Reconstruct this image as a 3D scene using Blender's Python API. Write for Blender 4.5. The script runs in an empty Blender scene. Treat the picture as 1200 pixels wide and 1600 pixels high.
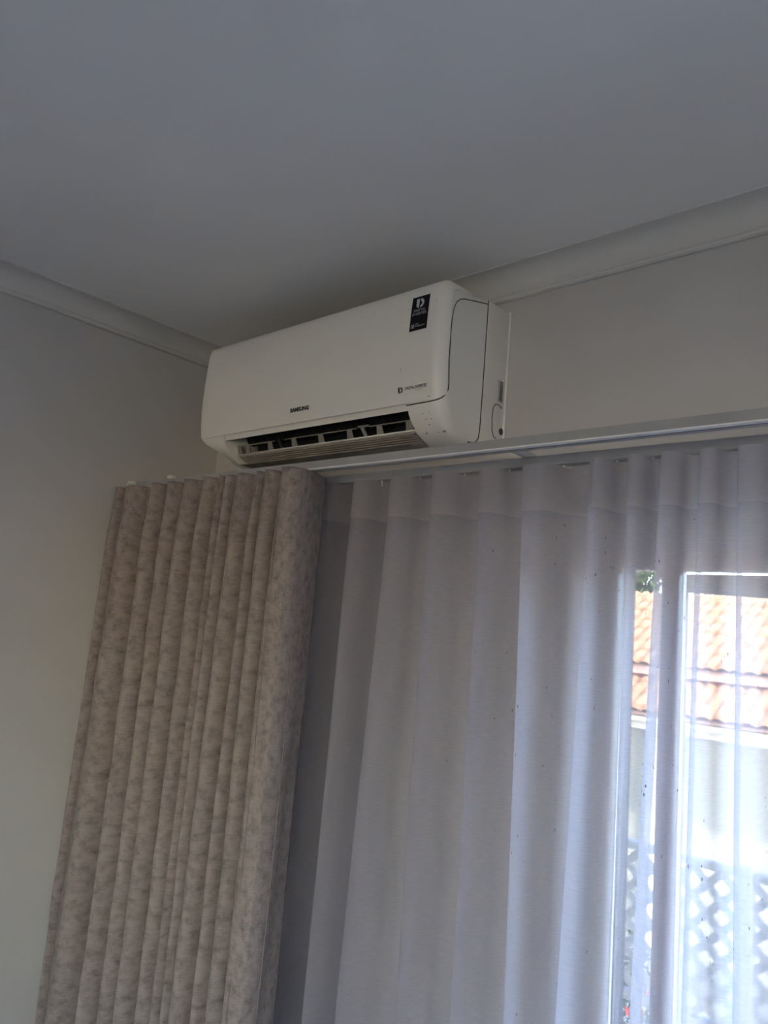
import bpy, bmesh, math, random
from mathutils import Vector, Matrix, noise

random.seed(7)
S = bpy.context.scene
COL = S.collection
CZ = 1.8            # eye height above the floor; z values below are given relative to the eye
PI = math.pi

# ---------------------------------------------------------------- camera
cam = bpy.data.cameras.new('camera')
cam.sensor_fit = 'VERTICAL'; cam.sensor_height = 36.0
cam.lens = 1171.1 / 1600 * 36.0
cam.clip_start = 0.02; cam.clip_end = 200
camo = bpy.data.objects.new('camera', cam); COL.objects.link(camo)
a, b, c = 0.7375834, -0.14857136, 0.08532274
def _rot():
    base = Matrix(((1, 0, 0), (0, 0, -1), (0, 1, 0)))
    rx = Matrix(((1, 0, 0), (0, math.cos(b), -math.sin(b)), (0, math.sin(b), math.cos(b))))
    ry = Matrix(((math.cos(a), 0, math.sin(a)), (0, 1, 0), (-math.sin(a), 0, math.cos(a))))
    rz = Matrix(((math.cos(c), -math.sin(c), 0), (math.sin(c), math.cos(c), 0), (0, 0, 1)))
    return rz @ rx @ ry @ base
M = _rot()
rows = Matrix((M[0], -Vector(M[1]), -Vector(M[2]))).transposed()
camo.matrix_world = Matrix.Translation((0, 0, CZ)) @ rows.to_4x4()
S.camera = camo

# ---------------------------------------------------------------- world, sun, room light, exposure
SUN_DIR = Vector((-1.6, 1.0, -1.19)).normalized()
W = bpy.data.worlds.new('sky'); S.world = W; W.use_nodes = True
wn = W.node_tree.nodes; wl = W.node_tree.links
sky = wn.new('ShaderNodeTexSky'); sky.sky_type = 'NISHITA'; sky.sun_disc = False
sky.sun_elevation = math.asin(-SUN_DIR.z); sky.sun_rotation = math.atan2(-SUN_DIR.x, -SUN_DIR.y)
wl.new(sky.outputs[0], wn['Background'].inputs[0])
wn['Background'].inputs[1].default_value = 2.7
sun = bpy.data.lights.new('sun', 'SUN'); sun.energy = 8.5; sun.angle = 0.009; sun.color = (1, .93, .82)
suno = bpy.data.objects.new('sun', sun); COL.objects.link(suno)
suno.location = (0, -4, 8)
suno.rotation_euler = SUN_DIR.to_track_quat('-Z', 'Y').to_euler()
dl = bpy.data.lights.new('daylight_from_side_window', 'AREA'); dl.shape = 'RECTANGLE'
dl.size = 1.6; dl.size_y = 1.3; dl.energy = 11.5; dl.color = (.93, .95, 1.0)
dlo = bpy.data.objects.new('daylight_from_side_window', dl); COL.objects.link(dlo)
dlo.location = (1.1, -2.74, CZ - 0.30); dlo.rotation_euler = (PI / 2, 0, 0)      # in the window behind the viewer
S.view_settings.view_transform = 'Standard'; S.view_settings.look = 'None'
S.view_settings.gamma = 1; S.view_settings.use_curve_mapping = False
S.view_settings.exposure = 0.2

# ---------------------------------------------------------------- helpers
def mat(name, color=(.8, .8, .8), rough=.6, metal=0, spec=None):
    m = bpy.data.materials.new(name); m.use_nodes = True
    p = m.node_tree.nodes['Principled BSDF']
    p.inputs['Base Color'].default_value = (*color, 1); p.inputs['Roughness'].default_value = rough
    p.inputs['Metallic'].default_value = metal
    if spec is not None: p.inputs['Specular IOR Level'].default_value = spec
    return m
def noisy(m, c1, c2, scale, detail=4, bump=0, bscale=None, coord='Object', vec=(1, 1, 1), lo=.35, hi=.65, bdist=.001):
    nt = m.node_tree; n = nt.nodes; l = nt.links; p = n['Principled BSDF']
    tc = n.new('ShaderNodeTexCoord'); mp = n.new('ShaderNodeMapping'); mp.inputs['Scale'].default_value = vec
    l.new(tc.outputs[coord], mp.inputs[0])
    t = n.new('ShaderNodeTexNoise'); t.inputs['Scale'].default_value = scale; t.inputs['Detail'].default_value = detail
    l.new(mp.outputs[0], t.inputs['Vector'])
    r = n.new('ShaderNodeValToRGB'); r.color_ramp.elements[0].color = (*c1, 1); r.color_ramp.elements[1].color = (*c2, 1)
    r.color_ramp.elements[0].position = lo; r.color_ramp.elements[1].position = hi
    l.new(t.outputs['Fac'], r.inputs[0]); l.new(r.outputs[0], p.inputs['Base Color'])
    if bump:
        t2 = n.new('ShaderNodeTexNoise'); t2.inputs['Scale'].default_value = bscale or scale; t2.inputs['Detail'].default_value = 3
        l.new(mp.outputs[0], t2.inputs['Vector'])
        bp = n.new('ShaderNodeBump'); bp.inputs['Strength'].default_value = bump; bp.inputs['Distance'].default_value = bdist
        l.new(t2.outputs['Fac'], bp.inputs['Height']); l.new(bp.outputs[0], p.inputs['Normal'])
    return m
def obj(name, bm, m, parent=None, sharp=35, smooth=True, loc=None):
    if isinstance(bm, bpy.types.Mesh): me = bm
    else:
        if smooth:
            for f in bm.faces: f.smooth = True
            lim = math.radians(sharp)
            for e in bm.edges:
                if len(e.link_faces) == 2:
                    if e.link_faces[0].normal.length > 0 and e.link_faces[1].normal.length > 0 and e.calc_face_angle(0) > lim: e.smooth = False
        me = bpy.data.meshes.new(name); bm.to_mesh(me); bm.free()
        if m is not None: me.materials.append(m)
    o = bpy.data.objects.new(name, me); COL.objects.link(o)
    if parent: o.parent = parent; o.matrix_parent_inverse = parent.matrix_world.inverted()
    if loc: o.location = loc
    return o
def tag(o, label, cat, group=None, kind=None):
    o['label'] = label; o['category'] = cat
    if group: o['group'] = group
    if kind: o['kind'] = kind
    return o
def thing(name, loc, label, cat, group=None):
    o = bpy.data.objects.new(name, None); COL.objects.link(o); o.location = loc; o.empty_display_size = .05
    o.matrix_world = Matrix.Translation(loc)
    return tag(o, label, cat, group)
def struct(name, bm, m, parent=None, label=None, **k):
    o = obj(name, bm, m, parent, **k); o['kind'] = 'structure'
    if label: o['label'] = label
    return o
def box(bm, x0, x1, y0, y1, z0, z1, bev=0):
    """box in eye-relative z"""
    vs = [bm.verts.new((x, y, z + CZ)) for x in (x0, x1) for y in (y0, y1) for z in (z0, z1)]
    fs = [bm.faces.new([vs[i] for i in q]) for q in ((0, 1, 3, 2), (4, 6, 7, 5), (0, 4, 5, 1), (2, 3, 7, 6), (0, 2, 6, 4), (1, 5, 7, 3))]
    if bev:
        es = list({e for f in fs for e in f.edges})
        bmesh.ops.bevel(bm, geom=es, offset=bev, segments=2, profile=.5, affect='EDGES')
    return bm
def newbox(*a, **k):
    bm = bmesh.new(); box(bm, *a, **k); bmesh.ops.recalc_face_normals(bm, faces=bm.faces[:]); return bm
def prism_x(bm, prof, x0, x1):
    """closed profile (y,z) extruded along x"""
    A = [bm.verts.new((x0, y, z + CZ)) for y, z in prof]; B = [bm.verts.new((x1, y, z + CZ)) for y, z in prof]
    n = len(prof)
    for i in range(n): bm.faces.new((A[i], A[(i + 1) % n], B[(i + 1) % n], B[i]))
    bm.faces.new(A[::-1]); bm.faces.new(B)
    return bm
def tube(bm, pts, r, seg=8, closed=False):
    pts = [Vector(p) for p in pts]; rings = []
    n = len(pts)
    for i, p in enumerate(pts):
        t = (pts[min(i + 1, n - 1)] - pts[max(i - 1, 0)]).normalized()
        u = t.orthogonal().normalized() if abs(t.z) < .95 else Vector((1, 0, 0))
        if i == 0: u0 = u
        u = (u0 - t * u0.dot(t)).normalized(); u0 = u; v = t.cross(u)
        rings.append([bm.verts.new(p + (u * math.cos(2 * PI * k / seg) + v * math.sin(2 * PI * k / seg)) * r) for k in range(seg)])
    for A, B in zip(rings, rings[1:]):
        for k in range(seg): bm.faces.new((A[k], A[(k + 1) % seg], B[(k + 1) % seg], B[k]))
    bm.faces.new(rings[0][::-1]); bm.faces.new(rings[-1])
    return bm
def fix(bm): bmesh.ops.recalc_face_normals(bm, faces=bm.faces[:]); return bm

# ---------------------------------------------------------------- materials
M_wall = noisy(mat('wall_paint', rough=.85), (.49, .48, .48), (.53, .52, .52), 3, bump=.25, bscale=90)
M_wallL = noisy(mat('side_wall_paint', rough=.85), (.49, .487, .49), (.53, .527, .53), 2, bump=.15, bscale=120)
M_ceil = noisy(mat('ceiling_paint', rough=.9), (.85, .84, .835), (.89, .88, .875), 2)
M_corn = noisy(mat('cornice_paint', rough=.7), (.58, .575, .56), (.62, .61, .60), 4, bump=.2, bscale=30)
M_floor = noisy(mat('floor_tile', rough=.4), (.19, .18, .17), (.25, .24, .23), 4)
M_ac = noisy(mat('aged_white_plastic', rough=.38), (.76, .75, .715), (.79, .78, .75), 5, lo=.3, hi=.7)
M_ac2 = noisy(mat('aged_cream_plastic', rough=.45), (.70, .675, .625), (.75, .725, .68), 9, lo=.3, hi=.7)
M_tray = noisy(mat('brown_tray_plastic', rough=.6), (.25, .23, .205), (.33, .31, .28), 20)
M_fin = mat('grey_louver_plastic', (.30, .29, .26), .6)  # fins and linkage in a darker grey than the housing
M_black = mat('black_gap', (.045, .042, .04), .7)
M_dark = mat('dark_coil', (.02, .02, .022), .6)
M_ink = mat('black_print', (.03, .03, .035), .5)
M_stick = mat('black_sticker', (.008, .008, .014), .6, 0, .15)
M_white = mat('white_print', (.55, .56, .58), .5)
M_smud = mat('grey_print', (.33, .31, .29), .6)
M_alu = noisy(mat('painted_aluminium_track', rough=.35, metal=.15), (.33, .335, .355), (.37, .375, .395), 20)
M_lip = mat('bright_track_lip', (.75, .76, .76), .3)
M_plast = mat('white_track_fitting', (.68, .67, .64), .5)
M_frame = mat('window_frame_bronze', (.46, .37, .34), .4)
M_framew = mat('window_frame_light', (.62, .58, .54), .4)

def glass_mat():
    m = bpy.data.materials.new('window_glass'); m.use_nodes = True; n = m.node_tree.nodes; l = m.node_tree.links
    n.remove(n['Principled BSDF']); o = n['Material Output']
    t = n.new('ShaderNodeBsdfTransparent'); t.inputs[0].default_value = (.93, .95, .95, 1)
    g = n.new('ShaderNodeBsdfGlossy'); g.inputs['Roughness'].default_value = .02
    f = n.new('ShaderNodeFresnel'); f.inputs[0].default_value = 1.45
    x = n.new('ShaderNodeMixShader'); l.new(f.outputs[0], x.inputs[0]); l.new(t.outputs[0], x.inputs[1]); l.new(g.outputs[0], x.inputs[2])
    l.new(x.outputs[0], o.inputs[0]); return m
M_glass = glass_mat()

def sheer_mat(name, alpha, specks=True, col=(.79, .785, .87)):
    m = bpy.data.materials.new(name); m.use_nodes = True; n = m.node_tree.nodes; l = m.node_tree.links
    n.remove(n['Principled BSDF']); o = n['Material Output']
    uv = n.new('ShaderNodeTexCoord')
    d = n.new('ShaderNodeBsdfDiffuse'); tl = n.new('ShaderNodeBsdfTranslucent'); tr = n.new('ShaderNodeBsdfTransparent')
    d.inputs[0].default_value = (*[q * .66 for q in col], 1); tl.inputs[0].default_value = (*col, 1)
    # fine woven slub: little horizontal threads
    mp = n.new('ShaderNodeMapping'); mp.inputs['Scale'].default_value = (60, 420, 1); l.new(uv.outputs['UV'], mp.inputs[0])
    t = n.new('ShaderNodeTexNoise'); t.inputs['Scale'].default_value = 1; t.inputs['Detail'].default_value = 2; l.new(mp.outputs[0], t.inputs[0])
    mr = n.new('ShaderNodeMapRange'); mr.inputs[3].default_value = alpha - .035; mr.inputs[4].default_value = alpha + .035
    mr.inputs[1].default_value = .3; mr.inputs[2].default_value = .7
    l.new(t.outputs['Fac'], mr.inputs[0]); alpha_out = mr.outputs[0]
    mx = n.new('ShaderNodeMixShader'); mx.inputs[0].default_value = .78
    l.new(d.outputs[0], mx.inputs[1]); l.new(tl.outputs[0], mx.inputs[2])
    if specks:
        # small dark vertical flecks scattered over the cloth
        m2 = n.new('ShaderNodeMapping'); m2.inputs['Scale'].default_value = (130, 50, 1); l.new(uv.outputs['UV'], m2.inputs[0])
        v = n.new('ShaderNodeTexVoronoi'); v.inputs['Scale'].default_value = 1; v.inputs['Randomness'].default_value = 1; l.new(m2.outputs[0], v.inputs[0])
        lt = n.new('ShaderNodeMath'); lt.operation = 'LESS_THAN'; lt.inputs[1].default_value = .13; l.new(v.outputs['Distance'], lt.inputs[0])
        sp = n.new('ShaderNodeSeparateColor'); l.new(v.outputs['Color'], sp.inputs[0])
        l2 = n.new('ShaderNodeMath'); l2.operation = 'LESS_THAN'; l2.inputs[1].default_value = .22; l.new(sp.outputs[0], l2.inputs[0])
        cl = n.new('ShaderNodeTexNoise'); cl.inputs['Scale'].default_value = 5; l.new(uv.outputs['UV'], cl.inputs[0])
        l3 = n.new('ShaderNodeMath'); l3.operation = 'GREATER_THAN'; l3.inputs[1].default_value = .48; l.new(cl.outputs['Fac'], l3.inputs[0])
        mu = n.new('ShaderNodeMath'); mu.operation = 'MULTIPLY'; l.new(lt.outputs[0], mu.inputs[0]); l.new(l2.outputs[0], mu.inputs[1])
        sx_ = n.new('ShaderNodeSeparateXYZ'); l.new(uv.outputs['Object'], sx_.inputs[0])
        mrx = n.new('ShaderNodeMapRange'); mrx.inputs[1].default_value = -.80; mrx.inputs[2].default_value = -.50; mrx.inputs[3].default_value = .02; mrx.inputs[4].default_value = .34
        l.new(sx_.outputs[0], mrx.inputs[0]); l.new(mrx.outputs[0], l2.inputs[1])
        mu2 = n.new('ShaderNodeMath'); mu2.operation = 'MULTIPLY'; l.new(mu.outputs[0], mu2.inputs[0]); l.new(l3.outputs[0], mu2.inputs[1])
        for sh in (d, tl):
            cm = n.new('ShaderNodeMix'); cm.data_type = 'RGBA'; cm.inputs[6].default_value = (*([q * .66 for q in col] if sh is d else col), 1); cm.inputs[7].default_value = (.16, .14, .15, 1)
            l.new(mu2.outputs[0], cm.inputs[0]); l.new(cm.outputs[2], sh.inputs[0])
    xx = n.new('ShaderNodeMixShader'); l.new(alpha_out, xx.inputs[0]); l.new(tr.outputs[0], xx.inputs[1]); l.new(mx.outputs[0], xx.inputs[2])
    l.new(xx.outputs[0], o.inputs[0]); return m
M_sheer = sheer_mat('sheer_voile', .60)
M_head = sheer_mat('sheer_heading_band', .74, False, (.80, .78, .80))

def drape_mat():
    m = mat('crushed_velvet', rough=.75); nt = m.node_tree; n = nt.nodes; l = nt.links; p = n['Principled BSDF']
    tc = n.new('ShaderNodeTexCoord')
    def ns(sx, sy, det, s=1):
        mp = n.new('ShaderNodeMapping'); mp.inputs['Scale'].default_value = (sx, sy, 1); l.new(tc.outputs['UV'], mp.inputs[0])
        t = n.new('ShaderNodeTexNoise'); t.inputs['Scale'].default_value = s; t.inputs['Detail'].default_value = det; t.inputs['Roughness'].default_value = .65
        l.new(mp.outputs[0], t.inputs[0]); return t.outputs['Fac']
    A = ns(65, 45, 8); B = ns(60, 420, 3)
    r = n.new('ShaderNodeValToRGB'); e = r.color_ramp.elements
    e[0].position = .30; e[0].color = (.115, .094, .09, 1); e[1].position = .56; e[1].color = (.248, .219, .214, 1)
    k = e.new(.44); k.color = (.196, .169, .166, 1)
    l.new(A, r.inputs[0])
    r2 = n.new('ShaderNodeValToRGB'); r2.color_ramp.elements[0].position = .3; r2.color_ramp.elements[0].color = (.88, .86, .86, 1)
    r2.color_ramp.elements[1].position = .6; r2.color_ramp.elements[1].color = (1.05, 1.05, 1.05, 1)
    l.new(B, r2.inputs[0])
    mx = n.new('ShaderNodeMix'); mx.data_type = 'RGBA'; mx.blend_type = 'MULTIPLY'; mx.inputs[0].default_value = 1
    l.new(r.outputs[0], mx.inputs[6]); l.new(r2.outputs[0], mx.inputs[7]); l.new(mx.outputs[2], p.inputs['Base Color'])
    p.inputs['Sheen Weight'].default_value = .06; p.inputs['Sheen Roughness'].default_value = .4
    bp = n.new('ShaderNodeBump'); bp.inputs['Strength'].default_value = .35; bp.inputs['Distance'].default_value = .002
    ad = n.new('ShaderNodeMath'); ad.operation = 'ADD'; l.new(A, ad.inputs[0]); l.new(B, ad.inputs[1]); l.new(ad.outputs[0], bp.inputs['Height'])
    l.new(bp.outputs[0], p.inputs['Normal']); return m
M_drape = drape_mat()

# ---------------------------------------------------------------- room shell
D = 1.33; XL = -1.925; XR = 2.6; YB = -2.8; ZF = -CZ; ZC = .791
WX0, WX1, WZ1 = -.672, 1.55, .185          # window opening in the curtained wall
bm = bmesh.new()
box(bm, XL - .2, WX0, D, D + .22, ZF, ZC + .1)
box(bm, WX0, WX1, D, D + .22, WZ1, ZC + .1)
box(bm, WX1, XR + .2, D, D + .22, ZF, ZC + .1)
struct('wall_back', fix(bm), M_wall, label='off-white painted wall behind the curtains', smooth=False)
struct('wall_left', newbox(XL - .2, XL, YB - .2, D, ZF, ZC + .1), M_wallL, smooth=False)
struct('wall_right', newbox(XR, XR + .2, YB - .2, D, ZF, ZC + .1), M_wallL, smooth=False)
bm = bmesh.new()
box(bm, XL, .2, YB - .2, YB, ZF, ZC + .1); box(bm, 2.0, XR, YB - .2, YB, ZF, ZC + .1)
box(bm, .2, 2.0, YB - .2, YB, ZF, -1.1); box(bm, .2, 2.0, YB - .2, YB, .35, ZC + .1)
struct('wall_front', fix(bm), M_wallL, smooth=False)
struct('floor', newbox(XL - .2, XR + .2, YB - .2, D + .22, ZF - .2, ZF), M_floor, smooth=False)
struct('ceiling', newbox(XL - .2, XR + .2, YB - .2, D + .22, ZC, ZC + .1), M_ceil, smooth=False)

# cove cornice: bead against the wall, hollow curve, small step on the ceiling
def cove():
    p = [(0, -.058), (-.008, -.0587), (-.0122, -.0562), (-.0132, -.0515), (-.0112, -.0475)]
    for k in range(9):
        t = k / 8 * PI / 2
        p.append((-.058 + .0450 * math.cos(t), -.0455 + .0420 * math.sin(t)))
    p += [(-.0610, -.0030), (-.0615, 0), (0, 0)]
    return p
bm = bmesh.new(); prism_x(bm, [(D + y, ZC + z) for y, z in cove()], XL, XR)
struct('trim_1', fix(bm), M_corn, label='white cove cornice above the curtained wall', sharp=25)
bm = bmesh.new()
pr = cove(); A = [bm.verts.new((XL - y, YB, ZC + z + CZ)) for y, z in pr]; B = [bm.verts.new((XL - y, D, ZC + z + CZ)) for y, z in pr]
for i in range(len(pr)): bm.faces.new((A[i], A[(i + 1) % len(pr)], B[(i + 1) % len(pr)], B[i]))
bm.faces.new(A[::-1]); bm.faces.new(B)
struct('trim_2', fix(bm), M_corn, label='white cove cornice on the left wall', sharp=25)

# window in the curtained wall: outer frame, stiles, panes
GY = D + .09
fr = bmesh.new()
box(fr, WX0, WX1, GY - .03, GY + .03, WZ1 - .038, WZ1, .003)
box(fr, WX0, WX0 + .035, GY - .03, GY + .03, ZF, WZ1 - .038, .003)
box(fr, WX1 - .035, WX1, GY - .03, GY + .03, ZF, WZ1 - .038, .003)
box(fr, WX0 + .035, WX1 - .035, GY - .03, GY + .03, ZF, ZF + .04, .003)
win = struct('window_1', fix(fr), M_framew, label='glazed sliding door behind the sheer curtain')
for x0 in (-.553, .42): obj('stile', newbox(x0, x0 + .032, GY - .022, GY + .022, ZF + .04, WZ1 - .038, bev=.003), M_frame, win)
for x0, x1 in ((WX0 + .035, -.553), (-.521, .42), (.452, WX1 - .035)):
    obj('pane', newbox(x0, x1, GY - .003, GY + .003, ZF + .04, WZ1 - .038), M_glass, win, smooth=False)
# window behind the viewer
fr = bmesh.new(); gy = YB - .1
box(fr, .2, 2.0, gy - .03, gy + .03, .30, .35); box(fr, .2, 2.0, gy - .03, gy + .03, -1.1, -1.05)
box(fr, .2, .25, gy - .03, gy + .03, -1.05, .30); box(fr, 1.95, 2.0, gy - .03, gy + .03, -1.05, .30); box(fr, 1.075, 1.125, gy - .03, gy + .03, -1.05, .30)
w2 = struct('window_2', fix(fr), M_framew, smooth=False)
for x0, x1 in ((.25, 1.075), (1.125, 1.95)): obj('pane', newbox(x0, x1, gy - .003, gy + .003, -1.05, .30), M_glass, w2, smooth=False)

# ---------------------------------------------------------------- air conditioner
AX0, AX1 = -1.690, -.882
YBK = D
# closed side profile, top-back round the front to bottom-back
FRONT = [(1.140, .7005), (1.122, .6985), (1.110, .691), (1.1055, .679), (1.103, .655), (1.1015, .630), (1.100, .595), (1.099, .555), (1.100, .515), (1.103, .480), (1.107, .452)]
TOP = [(YBK, .701), (1.243, .7015), (1.190, .7015)]
CHIN = [(1.109, .441), (1.113, .428), (1.121, .416), (1.132, .404), (1.146, .393), (1.163, .384), (1.185, .378), (1.215, .376), (1.243, .380)]
BOT = [(1.285, .392), (YBK, .412)]
BODY_Y = 1.243
ac = thing('air_conditioner', (-1.29, YBK, CZ + .41), 'cream white wall-mounted split air conditioner below the ceiling cornice', 'air conditioner')

def smoothstep(t): t = max(0, min(1, t)); return t * t * (3 - 2 * t)
def loft(bm, prof, xs, yback, closed=True, cap=True):
    """profile swept along x; each station (x, inset) pulls the outline in towards its back edge"""
    rings = []
    zc = .545
    for x, ins in xs:
        ring = []
        for y, z in prof:
            d = Vector((y - yback, z - zc)); k = max(0, min(1, (yback - y) / .05))
            L = d.length
            s = (L - ins * k) / L if L > 1e-6 else 1
            ring.append(bm.verts.new((x, yback + d.x * s, zc + d.y * s + CZ)))
        rings.append(ring)
    n = len(prof)
    for A, B in zip(rings, rings[1:]):
        for i in range(n if closed else n - 1):
            bm.faces.new((A[i], A[(i + 1) % n], B[(i + 1) % n], B[i]))
    if cap and closed: bm.faces.new(rings[0][::-1]); bm.faces.new(rings[-1])
    return rings
def corner(x_end, sign, r=.027, n=7, lift=0.0):
    """stations rounding a vertical end corner of radius r; sign=+1 for the right end"""
    out = []
    for k in range(n + 1):
        t = k / n * PI / 2
        out.append((x_end - sign * r * (1 - math.sin(t)), r * (1 - math.cos(t)) + lift))
    return out
GAPL, GAPR = -1.585, -.968
sec = TOP[1:] + FRONT + CHIN
rgt = [(GAPR, 0)] + corner(AX1, 1)
lft = [(x, i) for x, i in corner(AX0, -1, .014)][::-1] + [(GAPL, 0)]
bm = bmesh.new()
loft(bm, sec, lft, BODY_Y)
for v in bm.verts:                       # the chin is cut back at the left end
    zz = v.co.z - CZ
    if zz < .445 and v.co.x < GAPL - .001: v.co.x += .082 * smoothstep((.447 - zz) / .055) * (v.co.x - GAPL) / (AX0 - GAPL)
loft(bm, sec, rgt, BODY_Y)
# middle, with the air outlet cut in as a concave channel
mid = TOP[1:] + FRONT + [(1.1120, .4475), (1.1165, .4335), (1.124, .4365), (1.150, .462), (1.185, .485), (1.215, .47), (1.228, .43), (1.215, .405), (1.175, .404), (1.158, .4045), (1.1535, .4045), (1.1545, .4015), (1.160, .4010), (1.200, .392), (1.243, .380)]
prism_x(bm, mid, GAPL, GAPR)
obj('housing', fix(bm), M_ac, ac, sharp=28)
# rear chassis, a touch wider than the front housing
bm = bmesh.new()
prism_x(bm, [(1.2445, .7015), (1.2445, .381)] + BOT + [(YBK, .7015)], AX0 - .002, AX1 + .003)
bmesh.ops.bevel(bm, geom=[e for e in fix(bm).edges if e.calc_face_angle(0) > .5], offset=.004, segments=2, profile=.5, affect='EDGES')
obj('rear_chassis', bm, M_ac2, ac)
# mounting plate lip
bm = newbox(AX0 - .001, AX1 + .006, YBK - .006, YBK, .400, .704, bev=.0015); obj('mounting_plate', bm, M_ac, ac)
# front panel: a thin shell that wraps the right and left corners
pan = [(1.185, .7025)] + FRONT + [(1.1085, .446)]
def shell(prof, xs, th):
    bm = bmesh.new(); n = len(prof)
    cl = prof + [(y + .004, z) for y, z in prof[::-1]]
    loft(bm, [(y, z) for y, z in prof], xs, BODY_Y, closed=False, cap=False)
    fix(bm)
    # outward normals point at -y
    if sum(f.normal.y * f.calc_area() for f in bm.faces) > 0: bmesh.ops.reverse_faces(bm, faces=bm.faces[:])
    r = bmesh.ops.solidify(bm, geom=bm.faces[:], thickness=-th)
    return fix(bm)
xs = corner(AX0, -1, .014)[::-1][1:] + [(-1.6, 0), (-1.4, 0), (-1.2, 0), (-1.0, 0)] + corner(AX1, 1)[:-1]
bm = shell(pan, xs, .0032)
pobj = obj('front_panel', bm, M_ac, ac, sharp=40)
def panel_y(z, out=.0036):
    P = [(1.185, .7025)] + FRONT + [(1.1085, .446)] + CHIN[1:]
    for (y0, z0), (y1, z1) in zip(P, P[1:]):
        if z1 <= z <= z0: return y0 + (y1 - y0) * (z0 - z) / max(1e-6, z0 - z1) - out
    return 1.1
# dark strip under the panel edge (shadow gap) and grooves on the side cheek
def side(y, z, off=.0002): return (AX1 + off, y, z + CZ)
bm = bmesh.new()
tube(bm, [(GAPR - .004, 1.1088, .4425 + CZ), (GAPR + .02, 1.1086, .4425 + CZ), (-.918, 1.1080, .4425 + CZ), (-.907, 1.1082, .4428 + CZ), (-.896, 1.1106, .4445 + CZ), (-.8875, 1.1160, .449 + CZ), (-.8832, 1.1228, .457 + CZ), side(1.1280, .470), side(1.1280, .485), side(1.126, .500), side(1.1235, .53)], .0012, 6)
tube(bm, [side(1.1235, .53), side(1.1235, .540), side(1.1225, .580), side(1.1235, .615), side(1.127, .638), side(1.134, .654), side(1.146, .665), side(1.160, .671), side(1.20, .6815), side(1.243, .692)], .0010, 6)
tube(bm, [side(1.2438, .700), side(1.2438, .60), side(1.2438, .50), side(1.243, .415), side(1.240, .397), side(1.232, .387), side(1.219, .382), side(1.205, .3805)], .0013, 6)
obj('panel_gap', fix(bm), M_black, ac)
# knock-out outline, hole and barcode on the rear chassis
sx = AX1 + .0032
bm = bmesh.new()
tube(bm, [(sx, 1.316, .481 + CZ), (sx, 1.300, .486 + CZ), (sx, 1.290, .484 + CZ), (sx, 1.283, .474 + CZ), (sx, 1.281, .455 + CZ), (sx, 1.283, .425 + CZ), (sx, 1.290, .413 + CZ), (sx, 1.305, .408 + CZ), (sx, 1.315, .411 + CZ)], .0010, 6)
obj('knockout_groove', fix(bm), M_black, ac)
bm = bmesh.new()
r = bmesh.ops.create_cone(bm, cap_ends=True, segments=16, radius1=.0075, radius2=.0075, depth=.002, matrix=Matrix.Translation((sx, 1.3175, .430 + CZ)) @ Matrix.Rotation(PI / 2, 4, 'Y'))
obj('pipe_hole', bm, M_black, ac)
bc = obj('barcode_sticker', newbox(sx - .0003, sx + .0005, 1.296, 1.318, .492, .540), mat('grey_label', (.5, .5, .49), .5), ac, smooth=False)
bm = bmesh.new()
z = .4945; random.seed(3)
while z < .537:
    h = random.choice((.0005, .0009, .0016)); box(bm, sx + .0004, sx + .0009, 1.302, 1.314, z, z + h); z += h + random.choice((.0006, .001))
obj('barcode', fix(bm), M_ink, bc, smooth=False)
# dark coil opening inside the outlet + blower drum
bm = prism_x(bmesh.new(), [(1.123, .4348), (1.150, .4608), (1.185, .484), (1.214, .469), (1.2265, .43), (1.214, .4065), (1.176, .4055), (1.176, .4062), (1.2, .408), (1.213, .41), (1.222, .43), (1.21, .466), (1.185, .4815), (1.151, .459)], GAPL + .001, GAPR - .001)
obj('outlet_duct', fix(bm), M_dark, ac)
bm = bmesh.new()
for k in range(30):
    xx = GAPL + .02 + k * (GAPR - GAPL - .04) / 29
    bmesh.ops.create_cone(bm, cap_ends=True, segments=14, radius1=.019, radius2=.019, depth=.003, matrix=Matrix.Translation((xx, 1.190, .452 + CZ)) @ Matrix.Rotation(PI / 2, 4, 'Y'))
bmesh.ops.create_cone(bm, cap_ends=True, segments=14, radius1=.016, radius2=.016, depth=GAPR - GAPL - .02, matrix=Matrix.Translation(((GAPL + GAPR) / 2, 1.190, .452 + CZ)) @ Matrix.Rotation(PI / 2, 4, 'Y'))
obj('blower_drum', bm, M_dark, ac)
# swing fins, their linkage bars and two levers
def fin(x):
    bm = bmesh.new(); w0, w1 = .0105, .0075
    lo = [(x - w0, 1.160, .4045), (x + w0, 1.160, .4045), (x + w0 - .004, 1.166, .4045), (x - w0 - .004, 1.166, .4045)]
    hi = [(x - w1, 1.152, .4255), (x + w1, 1.152, .4255), (x + w1 - .004, 1.158, .4265), (x - w1 - .004, 1.158, .4265)]
    L = [bm.verts.new((p[0], p[1], p[2] + CZ)) for p in lo]; H = [bm.verts.new((p[0], p[1], p[2] + CZ)) for p in hi]
    for i in range(4): bm.faces.new((L[i], L[(i + 1) % 4], H[(i + 1) % 4], H[i]))
    bm.faces.new(L[::-1]); bm.faces.new(H); return fix(bm)
for x in (-1.574, -1.541, -1.452, -1.362, -1.268, -1.174, -1.083, -1.000):
    obj('fin', fin(x), M_fin, ac)
for x0, x1 in ((-1.583, -1.432), (-1.395, -1.150), (-1.112, -.972)):
    obj('linkage_bar', newbox(x0, x1, 1.1510, 1.1535, .4245, .4270, bev=.0008), M_fin, ac)
for x in (-1.413, -1.130):
    bm = bmesh.new(); box(bm, x - .016, x + .016, 1.150, 1.156, .427, .430); tube(bm, [(x - .004, 1.152, .427 + CZ), (x + .004, 1.160, .407 + CZ)], .0045, 8)
    obj('swing_lever', fix(bm), M_fin if x > -1.3 else M_dark, ac)
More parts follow.
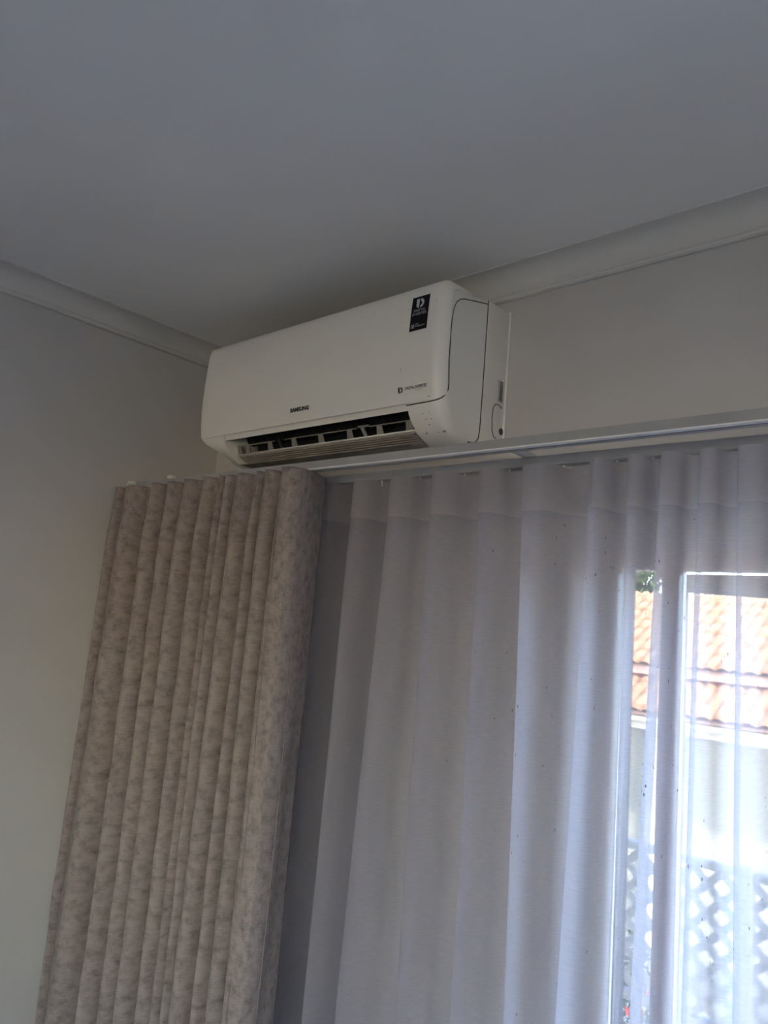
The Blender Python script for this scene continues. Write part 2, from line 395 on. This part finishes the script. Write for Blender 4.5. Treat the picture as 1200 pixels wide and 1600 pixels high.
# flat flap folded under the outlet (ribbed, darker brown than the housing) with its rounded end
bm = bmesh.new()
for k in range(8):
    y0 = 1.157 + k * .0070; zz = .4000 - (y0 - 1.157) * .40
    box(bm, -1.575, -.985, y0, y0 + .0056, zz - .0040, zz)
box(bm, -1.572, -.988, 1.160, 1.212, .3770, .3790)
fix(bm)
obj('lower_flap', bm, M_tray, ac, smooth=False)
# lit lip under the front panel
bm = bmesh.new(); tube(bm, [(GAPL, 1.1535, .4035 + CZ), (GAPR, 1.1535, .4035 + CZ)], .0016, 8); obj('outlet_lip', bm, M_ac, ac)
# indicator marks on the chin at the right
for x, y, z, r in ((-.9324, 1.1169, .4232, .0016), (-.9179, 1.1172, .4228, .0012), (-.929, 1.1242, .4131, .0014), (-.9162, 1.1245, .4126, .0012), (-.9264, 1.1325, .403, .0014), (-.9445, 1.1486, .3912, .0030), (-.9152, 1.1491, .3908, .0012), (-.9007, 1.1495, .3908, .0045)):
    bm = bmesh.new(); nrm = Vector((0, -.72, -.70)) if y < 1.14 else Vector((0, -.52, -.85))
    bmesh.ops.create_cone(bm, cap_ends=True, segments=12, radius1=r, radius2=r, depth=.0016)
    q = nrm.normalized().to_track_quat('Z', 'Y').to_matrix().to_4x4()
    sc = Matrix.Diagonal((1.0, .55 if r > .002 else 1, 1, 1))
    bm.transform(Matrix.Translation(Vector((x, y, z + CZ))) @ q @ sc)
    obj('indicator_mark', bm, M_smud, ac)

# ---- lettering: real text shapes laid on the curved panel
def text_bm(s, size, bold=0.0, align='LEFT', space=1.0):
    cu = bpy.data.curves.new('t', 'FONT'); cu.body = s; cu.size = size; cu.align_x = align; cu.offset = bold; cu.space_character = space
    cu.resolution_u = 3
    o = bpy.data.objects.new('t', cu); COL.objects.link(o)
    dg = bpy.context.evaluated_depsgraph_get(); me = bpy.data.meshes.new_from_object(o.evaluated_get(dg))
    bm = bmesh.new(); bm.from_mesh(me); bpy.data.objects.remove(o); bpy.data.curves.remove(cu); bpy.data.meshes.remove(me)
    return bm
def lay(bm, x, z, out=.0042, sx=1, shear=0):
    for v in bm.verts:
        u, w = v.co.x * sx, v.co.y
        v.co = Vector((x + u + shear * w, panel_y(z + w, out), z + w + CZ))
    return bm
def lettering(name, s, size, x, z, m, parent, bold=0, out=.0042, sx=1, align='LEFT', space=1.0):
    return obj(name, lay(text_bm(s, size, bold, align, space), x, z, out, sx), m, parent, smooth=False)
def blogo(cx, cz, h, out):
    bm = bmesh.new(); w = h * 1.0
    L = [(-.50, .46), (-.44, .5), (-.14, .5), (-.14, -.5), (-.28, -.5), (-.40, -.42), (-.48, -.28), (-.50, -.1)]
    bm.faces.new([bm.verts.new((x * w, y * h, 0)) for x, y in L])
    o, i = [], []
    for k in range(15):
        t = PI / 2 - k / 14 * PI
        o.append((.02 + .48 * math.cos(t), .5 * math.sin(t)))
        i.append((.04 + .19 * math.cos(t), -.02 + .20 * math.sin(t)))
    O = [bm.verts.new((x * w, y * h, 0)) for x, y in o]; I = [bm.verts.new((x * w, y * h, 0)) for x, y in i]
    for k in range(14): bm.faces.new((O[k], O[k + 1], I[k + 1], I[k]))
    return lay(bm, cx, cz, out)
lettering('maker_name', 'SAMSUNG', .0122, -1.322, .4705, M_ink, ac, bold=.0007, sx=1.15)
obj('logo_mark', blogo(-.983, .4735, .0125, .0042), M_ink, ac, smooth=False)
lettering('logo_lettering', 'DIGITAL INVERTER', .0083, -.9705, .4725, M_ink, ac, bold=.0002, sx=.79)
lettering('logo_small_print', 'TECHNOLOGY', .0034, -.945, .4675, M_smud, ac, sx=.95)
bm = bmesh.new()
zs = [.594 + k * (.669 - .594) / 10 for k in range(11)]
q = [[bm.verts.new((x, panel_y(z, .0044), z + CZ)) for z in zs] for x in (-.9690, -.9235)]
for k in range(10): bm.faces.new((q[0][k], q[1][k], q[1][k + 1], q[0][k + 1]))
stk = obj('sticker', fix(bm), M_stick, ac); stk['label'] = 'black sticker with white logo'
obj('sticker_logo', blogo(-.9465, .6535, .0200, .0050), M_white, stk, smooth=False)
lettering('sticker_line', 'DIGITAL', .0078, -.9465, .6355, M_white, stk, out=.0050, align='CENTER', space=1.15, sx=.95)
lettering('sticker_line', 'INVERTER', .0078, -.9465, .6275, M_white, stk, out=.0050, align='CENTER', space=1.15, sx=.95)
lettering('sticker_number', '10', .0130, -.9665, .5995, M_white, stk, out=.0050, sx=.8, bold=.0002)
lettering('sticker_line', 'YEAR', .0038, -.9545, .6065, M_white, stk, out=.0050)
lettering('sticker_line', 'WARRANTY', .0046, -.9545, .6015, M_white, stk, out=.0050, sx=1.0)
# small scuffs on the panel
for x, z, w, h in ((-.983, .515, .0006, .004), (-.905, .650, .0015, .0012), (-.9085, .4515, .0014, .0014)):
    bm = bmesh.new(); v = [bm.verts.new((x + dx * w, panel_y(z + dz * h, .0046), z + dz * h + CZ)) for dx, dz in ((-1, -1), (1, -1), (1, 1), (-1, 1))]; bm.faces.new(v); obj('scuff_mark', bm, M_smud, ac, smooth=False)

# ---------------------------------------------------------------- curtain tracks
def track(name, y0, xa, xb, label):
    t = thing(name, (xa, y0, CZ + .31), label, 'curtain track', None)
    zb, h, w = .3115, .0185, .026
    pr = [(y0, zb + .0022), (y0, zb + h), (y0 + w, zb + h), (y0 + w, zb), (y0 + .016, zb), (y0 + .016, zb + .010), (y0 + .010, zb + .010), (y0 + .010, zb + .0022)]
    bm = prism_x(bmesh.new(), pr, xa, xb); obj('rail', fix(bm), M_alu, t, smooth=False)
    bm = prism_x(bmesh.new(), [(y0 - .0016, zb), (y0 - .0016, zb + .0024), (y0 + .010, zb + .0024), (y0 + .010, zb)], xa, xb)
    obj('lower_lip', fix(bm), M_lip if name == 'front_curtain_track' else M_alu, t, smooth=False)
    return t
ft = track('front_curtain_track', 1.050, -1.905, 1.95, 'grey aluminium front curtain rail with bright lower lip, carrying the taupe drape')
rt = track('rear_curtain_track', 1.182, -1.905, 1.95, 'grey rear curtain rail nearer the wall, carrying the sheer')
for x in (-1.80, -.725, 1.0):                                       # wall brackets carry both rails
    b_ = bmesh.new(); box(b_, x - .012, x + .012, 1.060, D, .3305, .334, .0008); box(b_, x - .012, x + .012, D - .004, D, .300, .352, .0008)
    t = obj('rail_bracket', fix(b_), M_plast, None)
    tag(t, {-1.80: 'white rail bracket by the left wall over the drape', -.725: 'white rail bracket right of the air conditioner between both rails'}.get(x, 'white rail bracket at the far right of both curtain rails'), 'bracket', 'curtain rail brackets')
# end stop of the front rail and a few sliding carriers
bm = bmesh.new(); box(bm, -1.916, -1.893, 1.040, 1.078, .306, .334, .003); tube(bm, [(-1.905, 1.036, .318 + CZ), (-1.885, 1.030, .326 + CZ), (-1.862, 1.034, .322 + CZ)], .0045, 8)
obj('end_stop', fix(bm), M_plast, ft)
for x in (-1.700,):
    bm = bmesh.new(); box(bm, x - .010, x + .010, 1.036, 1.050, .326, .334, .002); obj('rail_clip', fix(bm), M_plast, ft)

# ---------------------------------------------------------------- curtains
def smoothstep(t): t = max(0, min(1, t)); return t * t * (3 - 2 * t)
def fold_cloth(crests, ycrest, amp, ztop, zbot, nz, spp, head, extra=None, tail=None, wob=0.0, lean=.30, seed=0, crinkle=0.0, ytop_off=0.0):
    """crests: (x at the top, x at the bottom, depth factor).  Returns a bmesh sheet with uv in metres."""
    bm = bmesh.new(); uvl = bm.loops.layers.uv.new('UVMap'); n = len(crests)
    ts = [i / spp for i in range((n - 1) * spp + 1)]
    grid = []; us = []
    for r in range(nz + 1):
        f = r / nz; f = f ** 1.25
        z = ztop + (zbot - ztop) * f
        g = min(1, (ztop - z) / 1.05)                       # the measured lower line is 1.05 m below the top
        dep = head + (1 - head) * smoothstep((ztop - z) / .16)
        row = []; u = 0; last = None; urow = []
        for t in ts:
            i = min(int(t), n - 2); q = t - i
            c0, c1 = crests[i], crests[i + 1]
            x0 = c0[0] + (c0[1] - c0[0]) * g; x1 = c1[0] + (c1[1] - c1[0]) * g
            a0, a1 = c0[2], c1[2]; A = amp * (a0 + (a1 - a0) * q) * dep
            s = x1 - x0
            ph = 2 * PI * q
            x = x0 + s * q + .24 * s + lean * s * math.sin(2 * ph) * dep
            y = ycrest + A * (1 - math.cos(ph)) + ytop_off * (1 - dep)
            if wob:
                nn = noise.noise(Vector((t * .9 + seed, z * .8, seed))); y += wob * nn * dep
                x += wob * .8 * noise.noise(Vector((t * .7, z * .7 + 9, seed))) * smoothstep((ztop - z) / .4)
            if crinkle:
                y += crinkle * noise.noise(Vector((t * 2.3 + seed, z * 9, 3))) * dep
            if last is not None: u += math.hypot(x - last[0], y - last[1])
            last = (x, y); row.append((x, y, z)); urow.append(u)
        if tail:
            for k, (tx, ty) in enumerate(tail):
                ww = wob * noise.noise(Vector((k * .35 + 5, z * 1.1, seed))) * smoothstep((ztop - z) / .3)
                x = tx + ww * .7; y = ty + ww
                u += math.hypot(x - last[0], y - last[1]); last = (x, y); row.append((x, y, z)); urow.append(u)
        grid.append([bm.verts.new((x, y, z + CZ)) for x, y, z in row]); us.append((urow, z))
    for r in range(nz):
        for k in range(len(grid[0]) - 1):
            f = bm.faces.new((grid[r][k], grid[r + 1][k], grid[r + 1][k + 1], grid[r][k + 1]))
            for lp, (rr, kk) in zip(f.loops, ((r, k), (r + 1, k), (r + 1, k + 1), (r, k + 1))):
                lp[uvl].uv = (us[0][0][kk], us[rr][1])
    return bm, grid, us

# taupe crushed-velvet drape, stacked at the left
dr = thing('velvet_drape', (-1.5, 1.02, 0), 'mottled taupe crushed velvet curtain gathered by the left wall', 'curtain')
cr = [(-1.900, -1.912, 0.6), (-1.848, -1.880, 1.2), (-1.722, -1.738, 1.0), (-1.650, -1.652, 1.3), (-1.574, -1.580, 1.0), (-1.497, -1.500, .8), (-1.428, -1.434, .55),
      (-1.404, -1.400, .7), (-1.364, -1.372, 1.0), (-1.294, -1.303, .55), (-1.264, -1.258, 1.0), (-1.204, -1.200, .9)]
tail = []
for k in range(1, 19):          # last wide pleat: smooth front, then back towards the rail
    t = k / 18
    P = [(-1.204, .996), (-1.190, .990), (-1.165, 1.000), (-1.160, 1.025), (-1.172, 1.068), (-1.190, 1.112)]
    s = t * 5; i = min(int(s), 4); q = s - i
    p0, p1, p2, p3 = P[max(i - 1, 0)], P[i], P[i + 1], P[min(i + 2, 5)]
    cx = [.5 * (2 * p1[j] + (p2[j] - p0[j]) * q + (2 * p0[j] - 5 * p1[j] + 4 * p2[j] - p3[j]) * q * q + (-p0[j] + 3 * p1[j] - 3 * p2[j] + p3[j]) * q ** 3) for j in (0, 1)]
    tail.append(tuple(cx))
bm, grid, us = fold_cloth(cr, .988, .052, .3065, -1.74, 90, 12, .38, tail=tail, wob=.006, lean=.085, seed=4, crinkle=.003, ytop_off=.012)
body = obj('cloth', bm, M_drape, dr, sharp=180)
sm = body.modifiers.new('thickness', 'SOLIDIFY'); sm.thickness = .0022; sm.offset = 0
# stitched side hem on the last pleat and a heading tape behind the top
bm = bmesh.new(); co = body.data.vertices; ncol = len(grid[0]) if False else (len(cr) - 1) * 12 + 1 + len(tail); nrow = 91
seam = []
for r in range(nrow):
    v = co[r * ncol + ncol - 7].co; seam.append((v.x + .0012, v.y, v.z))
tube(bm, seam, .0011, 5); obj('hem_stitching', bm, noisy(mat('hem_thread', rough=.9), (.17, .145, .14), (.22, .19, .185), 60), dr)

# white sheer curtain along the whole window
sh = thing('sheer_curtain', (.1, 1.17, 0), 'white sheer voile curtain hanging in soft folds over the window', 'curtain')
cs = [(-1.36, -1.44, .8), (-1.272, -1.30, 1.75), (-1.153, -1.160, 1.2), (-1.046, -1.069, 1), (-.934, -.920, 1), (-.819, -.805, 1), (-.723, -.695, 1.0), (-.590, -.609, 1.1),
      (-.521, -.514, .9), (-.464, -.493, .7), (-.404, -.418, .5), (-.349, -.347, .7), (-.270, -.27, .9), (-.17, -.18, 1), (-.06, -.05, 1)]
x = .05
while x < 1.75: cs.append((x, x + random.uniform(-.02, .02), random.uniform(.7, 1.1))); x += random.uniform(.085, .115)
bm, g2, u2 = fold_cloth(cs, 1.148, .042, .3075, -1.75, 40, 14, .75, wob=.010, lean=.095, seed=11)
obj('cloth', bm, M_sheer, sh, sharp=180)
# doubled heading band: same folds, 8.5 cm tall, on the room side of the cloth
bm = bmesh.new(); uvl = bm.loops.layers.uv.new('UVMap')
src = [o for o in sh.children if o.name.startswith('cloth')][0].data.vertices
nc = (len(cs) - 1) * 14 + 1
def row_at(z):
    out = []
    for k in range(nc):
        for r in range(40):
            a_, b_ = src[r * nc + k].co, src[(r + 1) * nc + k].co
            if a_.z >= z + CZ >= b_.z or (r == 0 and z + CZ > a_.z):
                t = 0 if a_.z == b_.z else max(0, (a_.z - z - CZ) / (a_.z - b_.z)); out.append(a_.lerp(b_, t)); break
    return out
zr = [.3080, .285, .255, .2225]; G = []
for z in zr:
    R_ = row_at(z); ring = []
    for k, p in enumerate(R_):
        t = (R_[min(k + 1, nc - 1)] - R_[max(k - 1, 0)]); nrm = Vector((t.y, -t.x, 0)).normalized()
        ring.append(bm.verts.new((p.x + nrm.x * .0012, p.y + nrm.y * .0012, z + CZ)))
    G.append(ring)
for r in range(len(zr) - 1):
    for k in range(nc - 1):
        f = bm.faces.new((G[r][k], G[r + 1][k], G[r + 1][k + 1], G[r][k + 1]))
        for lp, (rr, kk) in zip(f.loops, ((r, k), (r + 1, k), (r + 1, k + 1), (r, k + 1))): lp[uvl].uv = (kk * .01, zr[rr])
obj('heading_band', bm, M_head, sh, sharp=180)
# hooks holding the heading to the rail
for k in range(3, len(cs) - 10):
    bm = bmesh.new(); xm = (cs[k][0] + cs[k - 1][0]) / 2
    tube(bm, [(xm, 1.196, .300 + CZ), (xm, 1.194, .313 + CZ), (xm, 1.195, .320 + CZ)], .0022, 6); obj('hook', bm, M_plast, sh)

# ---------------------------------------------------------------- outdoors
GZ = -3.3
M_plaster = noisy(mat('neighbour_plaster', rough=.9), (.38, .37, .335), (.45, .44, .40), 2, bump=.3, bscale=25)
M_tile = noisy(mat('terracotta', rough=.8), (.36, .17, .08), (.48, .27, .15), 5, lo=.3, hi=.7)
M_gut = mat('cream_gutter', (.78, .74, .62), .5)
M_fascia = mat('pink_fascia', (.55, .36, .31), .7)
M_pave = noisy(mat('paving', rough=.9), (.30, .30, .30), (.40, .39, .38), 2)
M_wood = noisy(mat('dark_stained_timber', rough=.7), (.12, .085, .065), (.18, .13, .10), 12)
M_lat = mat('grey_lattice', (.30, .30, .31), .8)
M_leaf = noisy(mat('leaf', rough=.6), (.035, .07, .025), (.09, .14, .05), 3)
M_bark = mat('bark', (.10, .07, .05), .9)
M_red = mat('red_petal', (.75, .08, .06), .6)
struct('ground', newbox(-30, 30, D + .22, 40, GZ - .2, GZ), M_pave, smooth=False)
struct('terrace', newbox(-6, 6, D + .22, 3.2, ZF - .3, ZF - .02), M_pave, smooth=False)
bm = bmesh.new()                                  # the rest of the home above this room: it shades the garden
box(bm, -12, 12, D - 4.5, D + .22, ZC + .35, 5.6); prism_x(bm, [(D - 5, 5.65), (D + .6, 5.65), (D - 2.2, 6.7)], -12.3, 12.3)
struct('upper_storey', fix(bm), M_plaster, smooth=False)

# terrace beam across the view
bm = bmesh.new()
L0 = [(-1.12, 2.95, .228), (-1.12, 3.05, .228), (-1.12, 3.05, .292), (-1.12, 2.95, .292)]
L1 = [(3.5, 2.95, .06), (3.5, 3.05, .06), (3.5, 3.05, .292), (3.5, 2.95, .292)]
A = [bm.verts.new((p[0], p[1], p[2] + CZ)) for p in L0]; B = [bm.verts.new((p[0], p[1], p[2] + CZ)) for p in L1]
for i in range(4): bm.faces.new((A[i], A[(i + 1) % 4], B[(i + 1) % 4], B[i]))
bm.faces.new(A[::-1]); bm.faces.new(B)
pg = thing('terrace_beam', (-1.12, 3.0, CZ), 'dark terrace roof beam seen through the sheer above the tiled roof', 'beam')
obj('beam', fix(bm), M_wood, pg, smooth=False)
obj('post', newbox(-1.17, -1.09, 2.96, 3.04, ZF - .02, .30, bev=.005), M_wood, pg)
obj('post', newbox(3.40, 3.48, 2.96, 3.04, ZF - .02, .30, bev=.005), M_wood, pg)

# neighbour's house
nb = thing('neighbour_house', (-2.5, 9, CZ + GZ), 'cream neighbouring house with sunlit terracotta tiled roof beyond the window', 'house')
PT = .466
def roofz(y, y0, z0): return z0 + PT * (y - y0)
NX0, NX1 = -7.6, 3.2
obj('wall', newbox(NX0 + .5, NX1 - .3, 8.90, 12, GZ, -.33), M_plaster, nb, smooth=False)
bm = bmesh.new(); prism_x(bm, [(8.02, -.72), (8.02, -.69), (8.86, -.69 + PT * .84), (8.86, -.42), (9.0, -.42), (9.0, -.72)], NX0, NX1)
obj('lower_roof_deck', fix(bm), M_fascia, nb, smooth=False)
bm = bmesh.new(); prism_x(bm, [(8.60, -.275), (8.60, -.20), (10.38, -.20 + PT * 1.78), (12.2, -.30)], NX0, NX1)
obj('upper_roof_deck', fix(bm), M_fascia, nb, smooth=False)
obj('fascia', newbox(NX0, NX1, 8.56, 8.60, -.305, -.205), M_fascia, nb, smooth=False)
bm = bmesh.new(); pr = [(7.93 + .055 - .055 * math.cos(t * PI / 8) , -.745 - .05 * math.sin(t * PI / 8)) for t in range(9)]
pr = pr + [(y + (.006 if i < 4 else -.006), z + .004) for i, (y, z) in list(enumerate(pr))[::-1]]
prism_x(bm, pr, NX0, NX1); obj('gutter', fix(bm), M_gut, nb)
obj('eave_board', newbox(NX0, NX1, 8.03, 8.06, -.86, -.73), M_gut, nb, smooth=False)
obj('eave_board', newbox(NX0, NX1, 8.06, 8.90, -.80, -.775), M_plaster, nb, smooth=False)
def tile_mesh():
    bm = bmesh.new(); w, Ln, th = .30, .40, .014; n = 12; top = []; 
    pr = []
    for k in range(n + 1):
        u = k / n; h = .036 * abs(math.sin(2 * PI * u))
        pr.append((u * w, h))
    r0 = [bm.verts.new((x, 0, h + .012)) for x, h in pr]; r1 = [bm.verts.new((x, Ln, h)) for x, h in pr]
    q0 = [bm.verts.new((x, 0, h + .012 - th)) for x, h in pr]
    for k in range(n): bm.faces.new((r0[k], r0[k + 1], r1[k + 1], r1[k])); bm.faces.new((q0[k], q0[k + 1], r0[k + 1], r0[k]))
    for f in bm.faces: f.smooth = True
    for e in bm.edges:
        if len(e.link_faces) == 2 and e.calc_face_angle(0) > .7: e.smooth = False
    me = bpy.data.meshes.new('tile'); bm.to_mesh(me); bm.free(); me.materials.append(M_tile); return me
TM = tile_mesh(); ang = math.atan(PT); random.seed(5)
for (y0, z0, rows_) in ((7.96, -.705, 3), (8.52, -.225, 7)):
    for r in range(rows_):
        for cidx in range(30):
            o = bpy.data.objects.new('tile', TM); COL.objects.link(o)
            yy = y0 + r * .31 * math.cos(ang); zz = z0 + r * .31 * math.sin(ang)
            x = -6.9 + cidx * .285
            o.rotation_euler = (ang + random.uniform(-.01, .01), random.uniform(-.02, .02), random.uniform(-.012, .012))
            o.parent = nb; o.matrix_parent_inverse = nb.matrix_world.inverted()
            o.location = (x, yy + random.uniform(-.006, .006), zz + CZ + .03)
bm = bmesh.new()
for k in range(27):
    x0 = -6.9 + k * .32
    for j in range(9):
        pass
    prev = None
    for j in range(9):
        t = j / 8 * PI
        p0 = bm.verts.new((x0, 10.40 + .12 * math.cos(t), .625 + .10 * math.sin(t) + CZ)); p1 = bm.verts.new((x0 + .34, 10.40 + .10 * math.cos(t), .615 + .085 * math.sin(t) + CZ))
        if prev: bm.faces.new((prev[0], prev[1], p1, p0))
        prev = (p0, p1)
rc = obj('ridge_capping', fix(bm), M_tile, nb); rc['kind'] = 'stuff'
obj('downpipe', newbox(-3.60, -3.50, 8.80, 8.90, GZ, -.78, bev=.02), M_gut, nb)

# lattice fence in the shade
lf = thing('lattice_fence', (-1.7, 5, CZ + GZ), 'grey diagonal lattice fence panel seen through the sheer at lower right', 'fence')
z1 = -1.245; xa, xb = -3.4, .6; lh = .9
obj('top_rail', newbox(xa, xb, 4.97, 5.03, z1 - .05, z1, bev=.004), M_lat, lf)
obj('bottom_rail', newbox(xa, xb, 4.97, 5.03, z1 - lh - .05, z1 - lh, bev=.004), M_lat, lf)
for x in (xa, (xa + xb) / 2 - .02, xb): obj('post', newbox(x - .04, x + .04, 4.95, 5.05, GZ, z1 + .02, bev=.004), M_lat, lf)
hp = lh - .05
for sgn in (1, -1):
    k = 0; x = xa - hp
    while x < xb:
        # slat from (x, bottom) to (x+hp, top) or mirrored, clipped to the frame
        s0, s1 = x, x + hp
        t0 = max(0, (xa - s0) / hp); t1 = min(1, (xb - s0) / hp)
        if t1 - t0 > .06:
            pa = Vector((s0 + hp * t0, 0, (-hp * .5 + hp * t0) * sgn)); pb = Vector((s0 + hp * t1, 0, (-hp * .5 + hp * t1) * sgn))
            dr_ = (pb - pa).normalized(); nn = Vector((-dr_.z, 0, dr_.x)) * .024; yy = 5.0 + (.006 if sgn > 0 else -.006)
            bm = bmesh.new(); vs = []
            for dy in (-.005, .005):
                for p in (pa - nn, pb - nn, pb + nn, pa + nn): vs.append(bm.verts.new((p.x, yy + dy, p.z + z1 - .05 - hp / 2 + CZ)))
            for q in ((0, 1, 2, 3), (7, 6, 5, 4), (0, 4, 5, 1), (1, 5, 6, 2), (2, 6, 7, 3), (3, 7, 4, 0)): bm.faces.new([vs[i] for i in q])
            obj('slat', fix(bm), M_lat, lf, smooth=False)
        x += .168

# tree behind the neighbour's roof and a flowering shrub by the terrace
def leaves(bm, n, c, rad, size, seed):
    random.seed(seed)
    for _ in range(n):
        while True:
            p = Vector([random.uniform(-1, 1) for _ in range(3)])
            if .25 < p.length < 1: break
        p = Vector((p.x * rad[0], p.y * rad[1], p.z * rad[2])) + Vector(c)
        q = Matrix.Rotation(random.uniform(0, 6.3), 3, 'Z') @ Matrix.Rotation(random.uniform(-1.2, 1.2), 3, 'X')
        s = size * random.uniform(.7, 1.3)
        vs = [bm.verts.new(p + q @ Vector(v) * s) for v in ((0, -.5, 0), (.22, 0, .06), (0, .5, 0), (-.22, 0, .06))]
        bm.faces.new((vs[0], vs[1], vs[2])); bm.faces.new((vs[0], vs[2], vs[3]))
def tree(name, x, y, z0, blobs, size, n, label, cat, flowers=False):
    t = thing(name, (x, y, CZ + z0), label, cat)
    bm = bmesh.new()
    cz_ = sum(b_[2] for b_ in blobs) / len(blobs)
    tube(bm, [(x, y, z0 + CZ), (x + .05, y, (z0 + cz_) / 2 + CZ), (x, y, cz_ + CZ)], .12 if size > .1 else .02, 8)
    for b_ in blobs: tube(bm, [(x, y, (z0 + cz_) / 2 + CZ), ((x + b_[0]) / 2 + .05, y, (z0 + b_[2]) / 2 + .6 + CZ) if size > .1 else ((x + b_[0]) / 2, y, b_[2] - .1 + CZ), (b_[0], b_[1], b_[2] + CZ)], .04 if size > .1 else .01, 6)
    obj('trunk', bm, M_bark, t)
    bm = bmesh.new()
    for i, b_ in enumerate(blobs): leaves(bm, n, (b_[0], b_[1], b_[2] + CZ), b_[3], size, i + 3)
    f = obj('foliage', bm, M_leaf, t, smooth=False); f['kind'] = 'stuff'
    if flowers:
        bm = bmesh.new()
        for i, b_ in enumerate(blobs): leaves(bm, 60, (b_[0], b_[1], b_[2] + CZ), [r * 1.08 for r in b_[3]], size * 1.2, i + 33)
        f = obj('flowers', bm, M_red, t, smooth=False); f['kind'] = 'stuff'
tree('tree', -6.6, 13, GZ, [(-6.5, 13, 1.0, (.9, .9, 1.0)), (-5.75, 13.1, 1.35, (.6, .7, .6)), (-5.65, 13, .75, (.5, .6, .35)), (-7.5, 13.2, 1.6, (1.0, .9, 1.0)), (-8.5, 13, .9, (1, 1, 1.1))], .17, 1500,
     'leafy dark green tree behind the neighbouring roof', 'tree')
tree('flowering_shrub', -2.75, 6.0, GZ, [(-2.75, 6.0, -2.55, (.32, .3, .5)), (-2.6, 6.1, -2.8, (.3, .3, .4))], .08, 500,
     'dark shrub with small red flowers low behind the sheer', 'shrub', True)
